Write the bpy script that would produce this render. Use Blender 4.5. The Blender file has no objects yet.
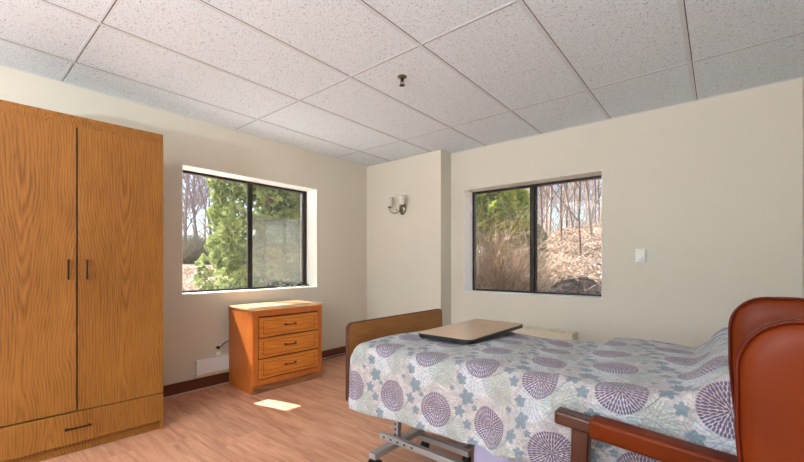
import bpy, bmesh, math, random
import numpy as np
from mathutils import Vector, Matrix, Quaternion
random.seed(7)
S = bpy.context.scene
C = S.collection
PI = math.pi
H0 = 1.132           # eye height
CEIL = 2.426
XL, YB, XR, YR = -3.608, 3.827, 0.445, -3.6

# ------------------------------------------------------------------ helpers
def lin(r, g, b):
    def f(c):
        c /= 255.0
        return c/12.92 if c <= .04045 else ((c+.055)/1.055)**2.4
    return (f(r), f(g), f(b), 1.0)

def tag(o, label=None, cat=None, group=None, kind=None):
    if label: o['label'] = label
    if cat: o['category'] = cat
    if group: o['group'] = group
    if kind: o['kind'] = kind
    return o

def empty(name, loc=(0, 0, 0), rz=0.0, label=None, cat=None, group=None):
    o = bpy.data.objects.new(name, None)
    o.empty_display_size = .1
    o.location = loc; o.rotation_euler = (0, 0, rz)
    C.objects.link(o)
    return tag(o, label, cat, group)

class MB:
    def __init__(s): s.v = []; s.f = []; s.uv = None
    def add(s, vs, fs):
        n = len(s.v); s.v += [tuple(v) for v in vs]; s.f += [tuple(i+n for i in f) for f in fs]; return s
    def box(s, x0, x1, y0, y1, z0, z1, M=None):
        vs = [Vector(p) for p in ((x0,y0,z0),(x1,y0,z0),(x1,y1,z0),(x0,y1,z0),(x0,y0,z1),(x1,y0,z1),(x1,y1,z1),(x0,y1,z1))]
        if M: vs = [M @ v for v in vs]
        return s.add(vs, [(0,3,2,1),(4,5,6,7),(0,1,5,4),(1,2,6,5),(2,3,7,6),(3,0,4,7)])
    def tube(s, pts, r, n=10, cap=True):
        pts = [Vector(p) for p in pts]
        rs = r if isinstance(r, (list, tuple)) else [r]*len(pts)
        rings = []
        up = Vector((0, 0, 1))
        t0 = (pts[1]-pts[0]).normalized()
        a = t0.cross(up)
        if a.length < 1e-3: a = t0.cross(Vector((1, 0, 0)))
        a.normalize()
        for i, p in enumerate(pts):
            if i == 0: t = pts[1]-pts[0]
            elif i == len(pts)-1: t = pts[-1]-pts[-2]
            else: t = (pts[i+1]-pts[i]).normalized()+(pts[i]-pts[i-1]).normalized()
            if t.length < 1e-9: t = pts[i]-pts[i-1]
            t.normalize()
            a = a - t*a.dot(t)
            if a.length < 1e-4: a = t.orthogonal()
            a.normalize(); b = t.cross(a)
            rings.append([p+(a*math.cos(2*PI*k/n)+b*math.sin(2*PI*k/n))*rs[i] for k in range(n)])
        vs = [v for R in rings for v in R]; fs = []
        for i in range(len(pts)-1):
            for k in range(n):
                fs.append((i*n+k, i*n+(k+1) % n, (i+1)*n+(k+1) % n, (i+1)*n+k))
        if cap:
            fs.append(tuple(range(n-1, -1, -1))); m = (len(pts)-1)*n
            fs.append(tuple(range(m, m+n)))
        return s.add(vs, fs)
    def lathe(s, prof, c=(0, 0, 0), axis='z', n=24):
        vs = []; fs = []
        for (r, h) in prof:
            for k in range(n):
                a = 2*PI*k/n
                x, y, z = r*math.cos(a), r*math.sin(a), h
                if axis == 'x': x, y, z = h, r*math.cos(a), r*math.sin(a)
                if axis == 'y': x, y, z = r*math.cos(a), h, r*math.sin(a)
                vs.append((c[0]+x, c[1]+y, c[2]+z))
        for i in range(len(prof)-1):
            for k in range(n):
                fs.append((i*n+k, i*n+(k+1) % n, (i+1)*n+(k+1) % n, (i+1)*n+k))
        fs.append(tuple(range(n-1, -1, -1))); m = (len(prof)-1)*n
        fs.append(tuple(range(m, m+n)))
        return s.add(vs, fs)
    def prism(s, outline, a0, a1, axis='x'):
        """outline: list of 2-D points; extruded along axis from a0 to a1"""
        n = len(outline)
        def P(p, a):
            if axis == 'x': return (a, p[0], p[1])
            if axis == 'y': return (p[0], a, p[1])
            return (p[0], p[1], a)
        vs = [P(p, a0) for p in outline]+[P(p, a1) for p in outline]
        fs = [tuple(range(n-1, -1, -1)), tuple(range(n, 2*n))]+[(k, (k+1) % n, (k+1) % n+n, k+n) for k in range(n)]
        return s.add(vs, fs)
    def build(s, name, mat, parent=None, smooth=False, bevel=0.0, seg=2, sub=0, loc=None):
        me = bpy.data.meshes.new(name)
        me.from_pydata([tuple(v) for v in s.v], [], s.f)
        me.update()
        bm = bmesh.new(); bm.from_mesh(me)
        bmesh.ops.recalc_face_normals(bm, faces=bm.faces); bm.to_mesh(me); bm.free()
        if s.uv is not None:
            ul = me.uv_layers.new(name='UVMap')
            for l in me.loops: ul.data[l.index].uv = s.uv[l.vertex_index]
        if mat: me.materials.append(mat)
        if smooth:
            for p in me.polygons: p.use_smooth = True
        o = bpy.data.objects.new(name, me); C.objects.link(o)
        if parent: o.parent = parent
        if loc: o.location = loc
        if bevel > 0:
            m = o.modifiers.new('bevel', 'BEVEL'); m.width = bevel; m.segments = seg; m.limit_method = 'ANGLE'; m.angle_limit = math.radians(40)
            for p in me.polygons: p.use_smooth = True
            if hasattr(m, 'harden_normals'): m.harden_normals = True
        if sub:
            m = o.modifiers.new('sub', 'SUBSURF'); m.levels = sub; m.render_levels = sub
        return o

def fastmesh(name, V, F, mat, parent=None):
    """V (n,3) array, F (m,k) int array of equal-size faces"""
    me = bpy.data.meshes.new(name)
    V = np.asarray(V, dtype=np.float32); F = np.asarray(F, dtype=np.int32)
    me.vertices.add(len(V)); me.vertices.foreach_set('co', V.ravel())
    k = F.shape[1]
    me.loops.add(F.size); me.loops.foreach_set('vertex_index', F.ravel())
    me.polygons.add(len(F)); me.polygons.foreach_set('loop_start', np.arange(0, F.size, k, dtype=np.int32))
    me.update(calc_edges=True)
    me.materials.append(mat)
    o = bpy.data.objects.new(name, me); C.objects.link(o)
    if parent: o.parent = parent
    return o

def struct(name, mb, mat, parent=None, **k):
    o = mb.build(name, mat, parent, **k)
    o['kind'] = 'structure'
    return o

def copy_tree(o, parent=None):
    c = o.copy(); C.objects.link(c)
    if parent: c.parent = parent
    for ch in list(o.children): copy_tree(ch, c)
    return c

def rrect(x0, x1, y0, y1, r, n=6, corners=(1, 1, 1, 1)):
    """rounded rectangle; corners order: (x0y0, x1y0, x1y1, x0y1)"""
    out = []
    for (cx, cy, a0, on) in ((x0, y0, PI, corners[0]), (x1, y0, 1.5*PI, corners[1]), (x1, y1, 0, corners[2]), (x0, y1, .5*PI, corners[3])):
        if not on: out.append((cx, cy)); continue
        px = cx+(r if cx == x0 else -r); py = cy+(r if cy == y0 else -r)
        for k in range(n+1):
            a = a0+.5*PI*k/n
            out.append((px+r*math.cos(a), py+r*math.sin(a)))
    return out

# ------------------------------------------------------------------ materials
class NT:
    def __init__(s, name):
        s.m = bpy.data.materials.new(name); s.m.use_nodes = True
        s.t = s.m.node_tree; s.t.nodes.clear()
        s.out = s.n('ShaderNodeOutputMaterial')
    def n(s, typ, **k):
        x = s.t.nodes.new(typ)
        for a, b in k.items(): setattr(x, a, b)
        return x
    def l(s, a, b): s.t.links.new(a, b)
    def val(s, x, inp):
        if isinstance(x, (int, float)): inp.default_value = x
        elif isinstance(x, tuple): inp.default_value = x
        else: s.l(x, inp)
    def math(s, op, a, b=None, c=None, clamp=False):
        x = s.n('ShaderNodeMath', operation=op, use_clamp=clamp)
        s.val(a, x.inputs[0])
        if b is not None: s.val(b, x.inputs[1])
        if c is not None: s.val(c, x.inputs[2])
        return x.outputs[0]
    def mix(s, f, a, b, blend='MIX'):
        x = s.n('ShaderNodeMix', data_type='RGBA', blend_type=blend)
        s.val(f, x.inputs[0]); s.val(a, x.inputs[6]); s.val(b, x.inputs[7])
        return x.outputs[2]
    def ramp(s, f, stops):
        x = s.n('ShaderNodeValToRGB'); s.l(f, x.inputs[0])
        e = x.color_ramp.elements
        while len(e) < len(stops): e.new(.5)
        for i, (p, c) in enumerate(stops): e[i].position = p; e[i].color = c
        return x.outputs[0]
    def coord(s, kind='Object', scale=(1, 1, 1), loc=(0, 0, 0), rot=(0, 0, 0)):
        c = s.n('ShaderNodeTexCoord'); m = s.n('ShaderNodeMapping')
        m.inputs['Scale'].default_value = scale; m.inputs['Location'].default_value = loc; m.inputs['Rotation'].default_value = rot
        s.l(c.outputs[kind], m.inputs[0]); return m.outputs[0]
    def geo(s, scale=(1, 1, 1)):
        c = s.n('ShaderNodeNewGeometry'); m = s.n('ShaderNodeMapping'); m.inputs['Scale'].default_value = scale
        s.l(c.outputs['Position'], m.inputs[0]); return m.outputs[0]
    def noise(s, v, scale=5, detail=3, rough=.5, dist=0):
        x = s.n('ShaderNodeTexNoise'); s.l(v, x.inputs['Vector'])
        x.inputs['Scale'].default_value = scale; x.inputs['Detail'].default_value = detail
        x.inputs['Roughness'].default_value = rough; x.inputs['Distortion'].default_value = dist
        return x.outputs['Fac']
    def bsdf(s, col, rough=.5, metal=0, spec=.5, bump=None, bstr=.2, bdist=.002, coat=0, sheen=0):
        p = s.n('ShaderNodeBsdfPrincipled')
        s.val(col, p.inputs['Base Color']); s.val(rough, p.inputs['Roughness']); p.inputs['Metallic'].default_value = metal
        p.inputs['Specular IOR Level'].default_value = spec
        p.inputs['Coat Weight'].default_value = coat
        p.inputs['Sheen Weight'].default_value = sheen
        if bump is not None:
            b = s.n('ShaderNodeBump'); b.inputs['Strength'].default_value = bstr; b.inputs['Distance'].default_value = bdist
            s.l(bump, b.inputs['Height']); s.l(b.outputs[0], p.inputs['Normal'])
        s.l(p.outputs[0], s.out.inputs[0]); return s.m

def paint(name, col, rough=.6, var=.04, bs=.08):
    t = NT(name); v = t.geo()
    n1 = t.noise(v, 1.3, 3); n2 = t.noise(v, 260, 2)
    k = t.math('MULTIPLY_ADD', n1, var*2, 1-var)
    c = t.mix(1.0, col, (1, 1, 1, 1), 'MULTIPLY')
    m = t.n('ShaderNodeVectorMath', operation='SCALE'); t.l(c, m.inputs[0]); t.l(k, m.inputs['Scale'])
    return t.bsdf(m.outputs[0], rough, spec=.3, bump=n2, bstr=bs, bdist=.001)

def plain(name, col, rough=.5, metal=0, spec=.5, var=.06, scale=8):
    t = NT(name); n = t.noise(t.coord(), scale, 3)
    k = t.math('MULTIPLY_ADD', n, var*2, 1-var)
    m = t.n('ShaderNodeVectorMath', operation='SCALE'); m.inputs[0].default_value = col[:3]; t.l(k, m.inputs['Scale'])
    return t.bsdf(m.outputs[0], rough, metal, spec)

M = {}
M['wall'] = paint('wall_paint', (.665, .615, .52, 1), .55)
M['reveal'] = paint('reveal_paint', (.86, .84, .78, 1), .55)
M['exterior'] = paint('exterior_siding', (.5, .47, .42, 1), .8)
M['bronze'] = plain('bronze_aluminium', lin(46, 40, 36), .4, .4)
M['black'] = plain('black_plastic', lin(18, 18, 20), .35)
M['rubber'] = plain('black_rubber', lin(22, 22, 24), .6)
M['handle'] = plain('dark_bronze_handle', lin(52, 34, 26), .4, .6)
M['antique'] = plain('antique_brown_handle', lin(98, 54, 32), .4, .5)
M['white_plastic'] = plain('white_plastic', lin(240, 244, 248), .35, var=.02)
M['cream_metal'] = plain('cream_enamel', lin(222, 212, 190), .4, var=.02)
M['grey_steel'] = plain('grey_steel', lin(165, 160, 160), .38, .45)
M['nickel'] = plain('brushed_nickel', lin(124, 114, 100), .28, .9)
M['baseboard'] = plain('brown_vinyl_baseboard', lin(98, 50, 30), .45, scale=5, var=.15)
M['seam'] = plain('pale_sealant', lin(205, 196, 180), .6)
M['mattress'] = plain('blue_grey_mattress_vinyl', lin(140, 150, 170), .5)
M['sheet'] = plain('lavender_sheet', lin(150, 144, 170), .8, spec=.2)
M['lamp_glass'] = None

# frosted shade glass
t = NT('frosted_glass')
p = t.n('ShaderNodeBsdfPrincipled'); p.inputs['Base Color'].default_value = (.66, .64, .58, 1); p.inputs['Roughness'].default_value = .35
p.inputs['Subsurface Weight'].default_value = .3; p.inputs['Subsurface Radius'].default_value = (.02, .02, .02)
t.l(p.outputs[0], t.out.inputs[0]); M['lamp_glass'] = t.m

def glass_mat(name, haze=0.0, hazecol=(.6, .6, .58, 1)):
    t = NT(name)
    tr = t.n('ShaderNodeBsdfTransparent'); tr.inputs[0].default_value = (.98, .985, .98, 1)
    g = t.n('ShaderNodeBsdfGlossy'); g.inputs['Roughness'].default_value = .02
    ge = t.n('ShaderNodeNewGeometry'); dt = t.n('ShaderNodeVectorMath', operation='DOT_PRODUCT'); t.l(ge.outputs['Incoming'], dt.inputs[0]); t.l(ge.outputs['Normal'], dt.inputs[1])
    sch = t.math('MULTIPLY_ADD', t.math('POWER', t.math('SUBTRACT', 1.0, t.math('ABSOLUTE', dt.outputs['Value']), clamp=True), 5.0), .9, .025)   # Schlick, same from both faces
    mx = t.n('ShaderNodeMixShader'); t.l(sch, mx.inputs[0]); t.l(tr.outputs[0], mx.inputs[1]); t.l(g.outputs[0], mx.inputs[2])
    o = mx.outputs[0]
    if haze > 0:
        d = t.n('ShaderNodeBsdfDiffuse'); d.inputs[0].default_value = hazecol
        n = t.noise(t.geo(), 6, 3)
        m2 = t.n('ShaderNodeMixShader'); t.l(t.math('MULTIPLY_ADD', n, haze*.5, haze*.75), m2.inputs[0]); t.l(o, m2.inputs[1]); t.l(d.outputs[0], m2.inputs[2]); o = m2.outputs[0]
    t.l(o, t.out.inputs[0]); return t.m
M['glass'] = glass_mat('window_glass', .035)
M['hazy'] = glass_mat('hazy_panel_mat', .30, (.5, .5, .47, 1))

# ceiling tile: white mineral board with fissures
t = NT('ceiling_tile'); v = t.geo()
n1 = t.noise(v, 75, 2.5, .55); n2 = t.noise(v, 160, 2, .5); n3 = t.noise(v, 1.1, 2)
spk = t.ramp(n1, [(.30, (.5, .5, .5, 1)), (.39, (1, 1, 1, 1))])
spk2 = t.ramp(n2, [(.33, (.5, .5, .5, 1)), (.42, (1, 1, 1, 1))])
c = t.mix(1, (.79, .865, .935, 1), spk, 'MULTIPLY'); c = t.mix(.8, c, spk2, 'MULTIPLY')
hh = t.math('ADD', n1, n2)
M['ceiling'] = t.bsdf(c, .9, spec=.1, bump=hh, bstr=.3, bdist=.004)
M['tee'] = plain('white_grid_tee', (.68, .72, .76, 1), .8, spec=.1, var=.02)

# floor: vinyl wood planks running along x
t = NT('plank_floor'); g = t.n('ShaderNodeNewGeometry'); sx = t.n('ShaderNodeSeparateXYZ'); t.l(g.outputs['Position'], sx.inputs[0])
PX, PY = sx.outputs[0], sx.outputs[1]
row = t.math('FLOOR', t.math('DIVIDE', PY, .152))
wn = t.n('ShaderNodeTexWhiteNoise', noise_dimensions='1D'); t.l(row, wn.inputs['W'])
xs = t.math('ADD', t.math('DIVIDE', PX, .914), wn.outputs['Value'])
col_i = t.math('FLOOR', xs)
cmb = t.n('ShaderNodeCombineXYZ'); t.l(row, cmb.inputs[0]); t.l(col_i, cmb.inputs[1])
wn2 = t.n('ShaderNodeTexWhiteNoise', noise_dimensions='3D'); t.l(cmb.outputs[0], wn2.inputs['Vector'])
off = t.n('ShaderNodeVectorMath', operation='MULTIPLY_ADD'); t.l(wn2.outputs['Color'], off.inputs[0]); off.inputs[1].default_value = (9, 9, 9)
t.l(g.outputs['Position'], off.inputs[2])
mp = t.n('ShaderNodeMapping'); mp.inputs['Scale'].default_value = (1.3, 11, 1); t.l(off.outputs[0], mp.inputs[0])
mp2 = t.n('ShaderNodeMapping'); mp2.inputs['Scale'].default_value = (2.2, 60, 1); t.l(off.outputs[0], mp2.inputs[0])
na = t.noise(mp.outputs[0], 1.6, 5, .6, 1.2); nb = t.noise(mp2.outputs[0], 1.5, 3, .6, .3)
f = t.math('MULTIPLY_ADD', nb, .3, t.math('MULTIPLY', na, .8))
c = t.ramp(f, [(.30, lin(130, 84, 60)), (.46, lin(174, 121, 93)), (.62, lin(194, 143, 114)), (.8, lin(210, 163, 134))])
tone = t.math('MULTIPLY_ADD', wn2.outputs['Value'], .14, 1.08)
vm = t.n('ShaderNodeVectorMath', operation='SCALE'); t.l(c, vm.inputs[0]); t.l(tone, vm.inputs['Scale'])
ey = t.math('ABSOLUTE', t.math('SUBTRACT', t.math('FRACT', t.math('DIVIDE', PY, .152)), .5))
ex = t.math('ABSOLUTE', t.math('SUBTRACT', t.math('FRACT', xs), .5))
edge = t.math('MAXIMUM', t.math('GREATER_THAN', ey, .494), t.math('GREATER_THAN', ex, .4985))
c = t.mix(t.math('MULTIPLY', edge, .35), vm.outputs[0], lin(110, 66, 44))
M['floor'] = t.bsdf(c, t.math('MULTIPLY_ADD', na, .15, .34), spec=.45, bump=nb, bstr=.06, bdist=.001)

def oak(name, light, mid, dark, kind='Generated', dims=(1, 1, 1), across=0, along=2, freq=17, curve=3.2, rough=.4, cz=.35, offs=0.0, amp=.20, spec=.4):
    """cathedral grain: growth-ring contours nested along 'along', spread 'across'"""
    t = NT(name)
    c = t.n('ShaderNodeTexCoord'); m = t.n('ShaderNodeMapping'); m.inputs['Scale'].default_value = dims
    t.l(c.outputs[kind], m.inputs[0])
    s = t.n('ShaderNodeSeparateXYZ'); t.l(m.outputs[0], s.inputs[0])
    A, Z = s.outputs[across], s.outputs[along]
    cen = (.5*dims[across] if kind == 'Generated' else 0)+offs
    st = t.n('ShaderNodeMapping'); sc = [9, 9, 9]; sc[along] = 1.1; st.inputs['Scale'].default_value = sc; t.l(m.outputs[0], st.inputs[0])
    wob = t.noise(st.outputs[0], 1.0, 3, .5)
    st2 = t.n('ShaderNodeMapping'); sc = [3, 3, 3]; sc[along] = 1.5; st2.inputs['Scale'].default_value = sc; t.l(m.outputs[0], st2.inputs[0])
    wob2 = t.noise(st2.outputs[0], 1.3, 2, .5)
    a = t.math('ADD', t.math('SUBTRACT', A, cen), t.math('MULTIPLY_ADD', wob2, .10, -.05))
    r = t.math('SQRT', t.math('ADD', t.math('MULTIPLY', a, a), .0006))
    zz = t.math('MULTIPLY', t.math('SINE', t.math('MULTIPLY_ADD', Z, 2.6, .7)), cz)
    fld = t.math('ADD', t.math('MULTIPLY', r, curve), t.math('ADD', zz, t.math('MULTIPLY', wob, .22)))
    w = t.math('SINE', t.math('MULTIPLY', fld, freq*2*PI*.35))
    w = t.math('POWER', t.math('MULTIPLY_ADD', w, .5, .5), 1.6)
    st3 = t.n('ShaderNodeMapping'); sc = [220, 220, 220]; sc[along] = 7; st3.inputs['Scale'].default_value = sc; t.l(m.outputs[0], st3.inputs[0])
    pore = t.noise(st3.outputs[0], 1.0, 2, .6)
    brd = t.math('MULTIPLY_ADD', wob2, .5, -.25)
    f = t.math('ADD', t.math('ADD', t.math('MULTIPLY', w, -amp), t.math('MULTIPLY', pore, .75)), t.math('ADD', brd, .22))
    col = t.ramp(f, [(.22, dark), (.45, mid), (.72, light)])
    return t.bsdf(col, rough, spec=spec, bump=pore, bstr=.04, bdist=.0006)
OL, OM, OD = lin(148, 97, 43), lin(132, 83, 33), lin(100, 60, 22)
M['oak_door'] = oak('oak_laminate_door', OL, OM, OD, 'Generated', (.02, .45, 1.7), 1, 2, curve=7, freq=30, cz=.30, spec=.3)
M['oak_drawer'] = oak('oak_laminate_wide', OL, OM, OD, 'Generated', (.02, .9, .19), 1, 2, curve=7, freq=30, cz=.5, offs=-.1, spec=.3)
M['oak'] = oak('oak_laminate', OL, OM, OD, 'Object', (1, 1, 1), 1, 2, curve=2.6, freq=19, spec=.3)
HL, HM, HD = lin(190, 108, 44), lin(170, 88, 32), lin(132, 62, 20)
M['honey'] = oak('honey_oak', HL, HM, HD, 'Object', (1, 1, 1), 1, 2, freq=24, curve=2.5, amp=.08)
M['honey_drawer'] = oak('honey_oak_drawer', lin(206, 130, 50), lin(182, 102, 36), lin(130, 66, 20), 'Generated', (.02, .62, .17), 2, 1, freq=26, curve=6, cz=.3, amp=.16)
M['honey_top_glare'] = oak('honey_oak_glare_top', lin(232, 190, 146), lin(222, 174, 126), lin(190, 136, 90), 'Object', (1, 1, 1), 0, 1, freq=24, rough=.22)  # paler than the chest: sun glare worked into the top's colour
M['plinth'] = oak('worn_plinth_wood', lin(165, 110, 72), lin(130, 82, 52), lin(84, 52, 34), 'Object', (1, 1, 1), 2, 1, freq=20)
M['groove'] = plain('dark_groove', lin(70, 30, 15), .6)
M['footboard'] = oak('brown_laminate_board', lin(166, 112, 62), lin(148, 96, 50), lin(116, 72, 36), 'Object', (1, 1, 1), 2, 1, freq=16, curve=2, rough=.35, amp=.08)
M['tabletop'] = oak('pale_laminate_top', lin(206, 176, 150), lin(196, 164, 138), lin(178, 146, 122), 'Object', (1, 1, 1), 0, 1, freq=20, rough=.22, amp=.06)
M['arm_wood'] = oak('dark_stained_wood', lin(74, 36, 18), lin(58, 26, 13), lin(40, 18, 10), 'Object', (1, 1, 1), 1, 0, freq=30, rough=.3, amp=.1)

t = NT('russet_vinyl'); v = t.coord()
n = t.noise(v, 3, 3); c = t.ramp(n, [(.3, lin(86, 30, 5)), (.7, lin(108, 41, 8))])
M['vinyl'] = t.bsdf(c, .36, spec=.10, bump=t.noise(v, 55, 3), bstr=.06, bdist=.002)
M['piping'] = plain('dark_russet_piping', lin(78, 22, 6), .5, spec=.12)

# --- quilt with printed flowers: exact lattice of motifs in cloth coordinates
t = NT('floral_quilt')
uvn = t.n('ShaderNodeUVMap'); sx = t.n('ShaderNodeSeparateXYZ'); t.l(uvn.outputs[0], sx.inputs[0])
wv = t.noise(uvn.outputs[0], 12, 2); wv2 = t.noise(uvn.outputs[0], 13.7, 2)
U = t.math('ADD', sx.outputs[0], t.math('MULTIPLY_ADD', wv, .012, -.006)); V_ = t.math('ADD', sx.outputs[1], t.math('MULTIPLY_ADD', wv2, .012, -.006))
LU, LV, SH = .26, .25, .20
def cell(du, dv):
    vv = t.math('DIVIDE', t.math('SUBTRACT', V_, dv), LV)
    row = t.math('FLOOR', t.math('ADD', vv, .5))
    lv = t.math('MULTIPLY', t.math('SUBTRACT', vv, row), LV)
    uu = t.math('SUBTRACT', t.math('SUBTRACT', U, du-LU/2), t.math('MULTIPLY', row, SH))
    lu = t.math('SUBTRACT', t.math('FLOORED_MODULO', uu, LU), LU/2)
    r = t.math('SQRT', t.math('ADD', t.math('MULTIPLY', lu, lu), t.math('MULTIPLY', lv, lv)))
    th = t.math('ARCTAN2', lv, lu)
    return lu, lv, r, th
def sstep(x, a, b):   # 1 when x<a, 0 when x>b
    n = t.n('ShaderNodeMapRange', interpolation_type='SMOOTHSTEP'); t.l(x, n.inputs[0])
    n.inputs[1].default_value = a; n.inputs[2].default_value = b; n.inputs[3].default_value = 1; n.inputs[4].default_value = 0
    return n.outputs[0]
def dahlia(du, dv, R, ring, N, cover=0.0):
    lu, lv, r, th = cell(du, dv)
    k = t.math('FLOOR', t.math('DIVIDE', r, ring))
    fr = t.math('FRACT', t.math('DIVIDE', r, ring))
    nn = t.math('ROUND', t.math('MULTIPLY_ADD', k, float(N), N*.6))
    ang = t.math('SINE', t.math('ADD', t.math('MULTIPLY', th, nn), t.math('MULTIPLY', k, 2.1)))
    pr = t.math('SINE', t.math('MULTIPLY', fr, PI))
    pet = t.math('ADD', t.math('MULTIPLY', ang, .8), t.math('MULTIPLY', pr, .75))
    ink = sstep(pet, cover-.05, cover+.30)
    ink = t.math('SUBTRACT', 1.0, ink)
    return t.math('MULTIPLY', ink, sstep(r, R-.006, R))
def flower(du, dv, R, N=5, ph=0.0):
    lu, lv, r, th = cell(du, dv)
    a = t.math('ABSOLUTE', t.math('SINE', t.math('ADD', t.math('MULTIPLY', th, N/2.0), ph)))
    rr = t.math('DIVIDE', r, t.math('MULTIPLY_ADD', a, .45, .6))
    return sstep(rr, R*.85, R)
def stem(du, dv, w, hgt, tilt):
    lu, lv, r, th = cell(du, dv)
    x = t.math('ABSOLUTE', t.math('ADD', t.math('SUBTRACT', lu, t.math('MULTIPLY', lv, tilt)), t.math('MULTIPLY', t.math('MULTIPLY', lv, lv), 4.0)))
    return t.math('MULTIPLY', sstep(x, w*.5, w), sstep(t.math('ABSOLUTE', lv), hgt*.9, hgt))
U0, V0 = -1.476, .105      # first purple flower: quilt coordinates, V measured from the hem line
fine = t.noise(uvn.outputs[0], 170, 2, .6); mid = t.noise(uvn.outputs[0], 22, 3, .6)
base = t.ramp(mid, [(.35, lin(166, 152, 140)), (.65, lin(196, 184, 172))])
base = t.mix(t.math('MULTIPLY', t.math('GREATER_THAN', fine, .50), .6), base, lin(126, 140, 168))
# pale blue-white bursts
c = t.mix(t.math('MULTIPLY', dahlia(U0+.185, V0+.16, .075, .02, 9), .45), base, lin(190, 204, 218))
c = t.mix(t.math('MULTIPLY', dahlia(U0+.085, V0-.075, .07, .0155, 9), .66), c, lin(134, 148, 140))
c = t.mix(t.math('MULTIPLY', stem(U0+.135, V0+.07, .0028, .12, .15), .7), c, lin(96, 104, 104))
c = t.mix(t.math('MULTIPLY', stem(U0+.11, V0+.12, .0025, .06, -1.2), .6), c, lin(96, 104, 104))
for du, dv, R, ph in ((.125, .155, .026, .3), (.150, .085, .036, 0), (.118, .02, .027, 1.0), (.155, -.025, .022, .6), (.075, .11, .014, 0), (.185, .05, .014, .5)):
    c = t.mix(t.math('MULTIPLY', flower(U0+du, V0+dv, R, 5, ph), .85), c, lin(104, 120, 130))
c = t.mix(t.math('MULTIPLY', dahlia(U0, V0, .077, .0155, 11), .88), c, lin(92, 70, 98))
vo = t.n('ShaderNodeTexVoronoi', feature='F1'); t.l(uvn.outputs[0], vo.inputs['Vector']); vo.inputs['Scale'].default_value = 62
hgt = t.math('SUBTRACT', t.math('MULTIPLY', fine, .3), vo.outputs['Distance'])
M['quilt'] = t.bsdf(c, .85, spec=.15, bump=hgt, bstr=.8, bdist=.008, sheen=.15)

# outdoors
t = NT('leaf_litter'); v = t.geo()
n1 = t.noise(v, 1.1, 4, .65); n2 = t.noise(v, 11, 4, .75); n3 = t.noise(v, 45, 2, .7)
f = t.math('ADD', t.math('MULTIPLY', n1, .45), t.math('ADD', t.math('MULTIPLY', n2, .35), t.math('MULTIPLY', n3, .2)))
c = t.ramp(f, [(.36, lin(90, 74, 62)), (.46, lin(150, 124, 106)), (.56, lin(190, 166, 146)), (.66, lin(214, 194, 176))])
M['litter'] = t.bsdf(c, .95, spec=.05, bump=n2, bstr=.8, bdist=.06)
M['lawn'] = plain('winter_grass', lin(150, 140, 96), .95, spec=.05, var=.3, scale=3)

def leafmat(name, a, b, trans=.35):
    t = NT(name); n = t.noise(t.geo(), 3.5, 3, .6)
    c = t.ramp(n, [(.35, a), (.65, b)])
    d = t.n('ShaderNodeBsdfDiffuse'); t.l(c, d.inputs[0]); r = t.n('ShaderNodeBsdfTranslucent'); t.l(c, r.inputs[0])
    m = t.n('ShaderNodeMixShader'); m.inputs[0].default_value = trans; t.l(d.outputs[0], m.inputs[1]); t.l(r.outputs[0], m.inputs[2])
    t.l(m.outputs[0], t.out.inputs[0]); return t.m
M['leaf_a'] = leafmat('evergreen_leaf', lin(104, 120, 76), lin(172, 178, 118))
M['leaf_b'] = leafmat('dark_evergreen_leaf', lin(84, 100, 72), lin(140, 152, 108))
M['leaf_c'] = leafmat('bright_evergreen_leaf', lin(150, 172, 76), lin(228, 228, 124))
M['bark'] = plain('grey_bark', lin(150, 136, 124), .9, spec=.1, var=.3, scale=4)
M['bark_dark'] = plain('dark_bark', lin(110, 94, 82), .9, spec=.1, var=.3, scale=4)
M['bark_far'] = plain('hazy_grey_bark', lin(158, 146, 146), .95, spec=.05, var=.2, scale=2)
def islandmat(name, stops):
    t = NT(name); g = t.n('ShaderNodeNewGeometry'); return t.bsdf(t.ramp(g.outputs['Random Per Island'], stops), .9, spec=.08)
M['twig'] = islandmat('dry_twig', [(0, lin(120, 96, 76)), (.5, lin(180, 154, 128)), (1, lin(224, 204, 180))])
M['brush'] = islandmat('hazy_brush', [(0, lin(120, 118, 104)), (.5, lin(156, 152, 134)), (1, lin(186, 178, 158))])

# ------------------------------------------------------------------ room shell
WT = .25
# left wall with window opening
ly0, ly1, lz0, lz1 = 1.346, 2.801, .862, 2.002
mb = MB()
mb.box(XL-WT, XL, YR-WT, ly0, 0, CEIL+.05).box(XL-WT, XL, ly1, YB+WT, 0, CEIL+.05)
mb.box(XL-WT, XL, ly0, ly1, 0, lz0).box(XL-WT, XL, ly0, ly1, lz1, CEIL+.05)
struct('wall_left', mb, M['wall'])
# back wall with window opening
bx0, bx1, bz0, bz1 = -2.249, -.816, .818, 1.982
mb = MB()
mb.box(XL, bx0, YB, YB+WT, 0, CEIL+.05).box(bx1, XR+WT, YB, YB+WT, 0, CEIL+.05)
mb.box(bx0, bx1, YB, YB+WT, 0, bz0).box(bx0, bx1, YB, YB+WT, bz1, CEIL+.05)
struct('wall_back', mb, M['wall'])
YC, XC = 3.615, -2.425
struct('wall_corner', MB().box(XL, XC, YC, YB, 0, CEIL), M['wall'])
struct('wall_right', MB().box(XR, XR+WT, YR-WT, YB, 0, CEIL+.05), M['wall'])
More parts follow.
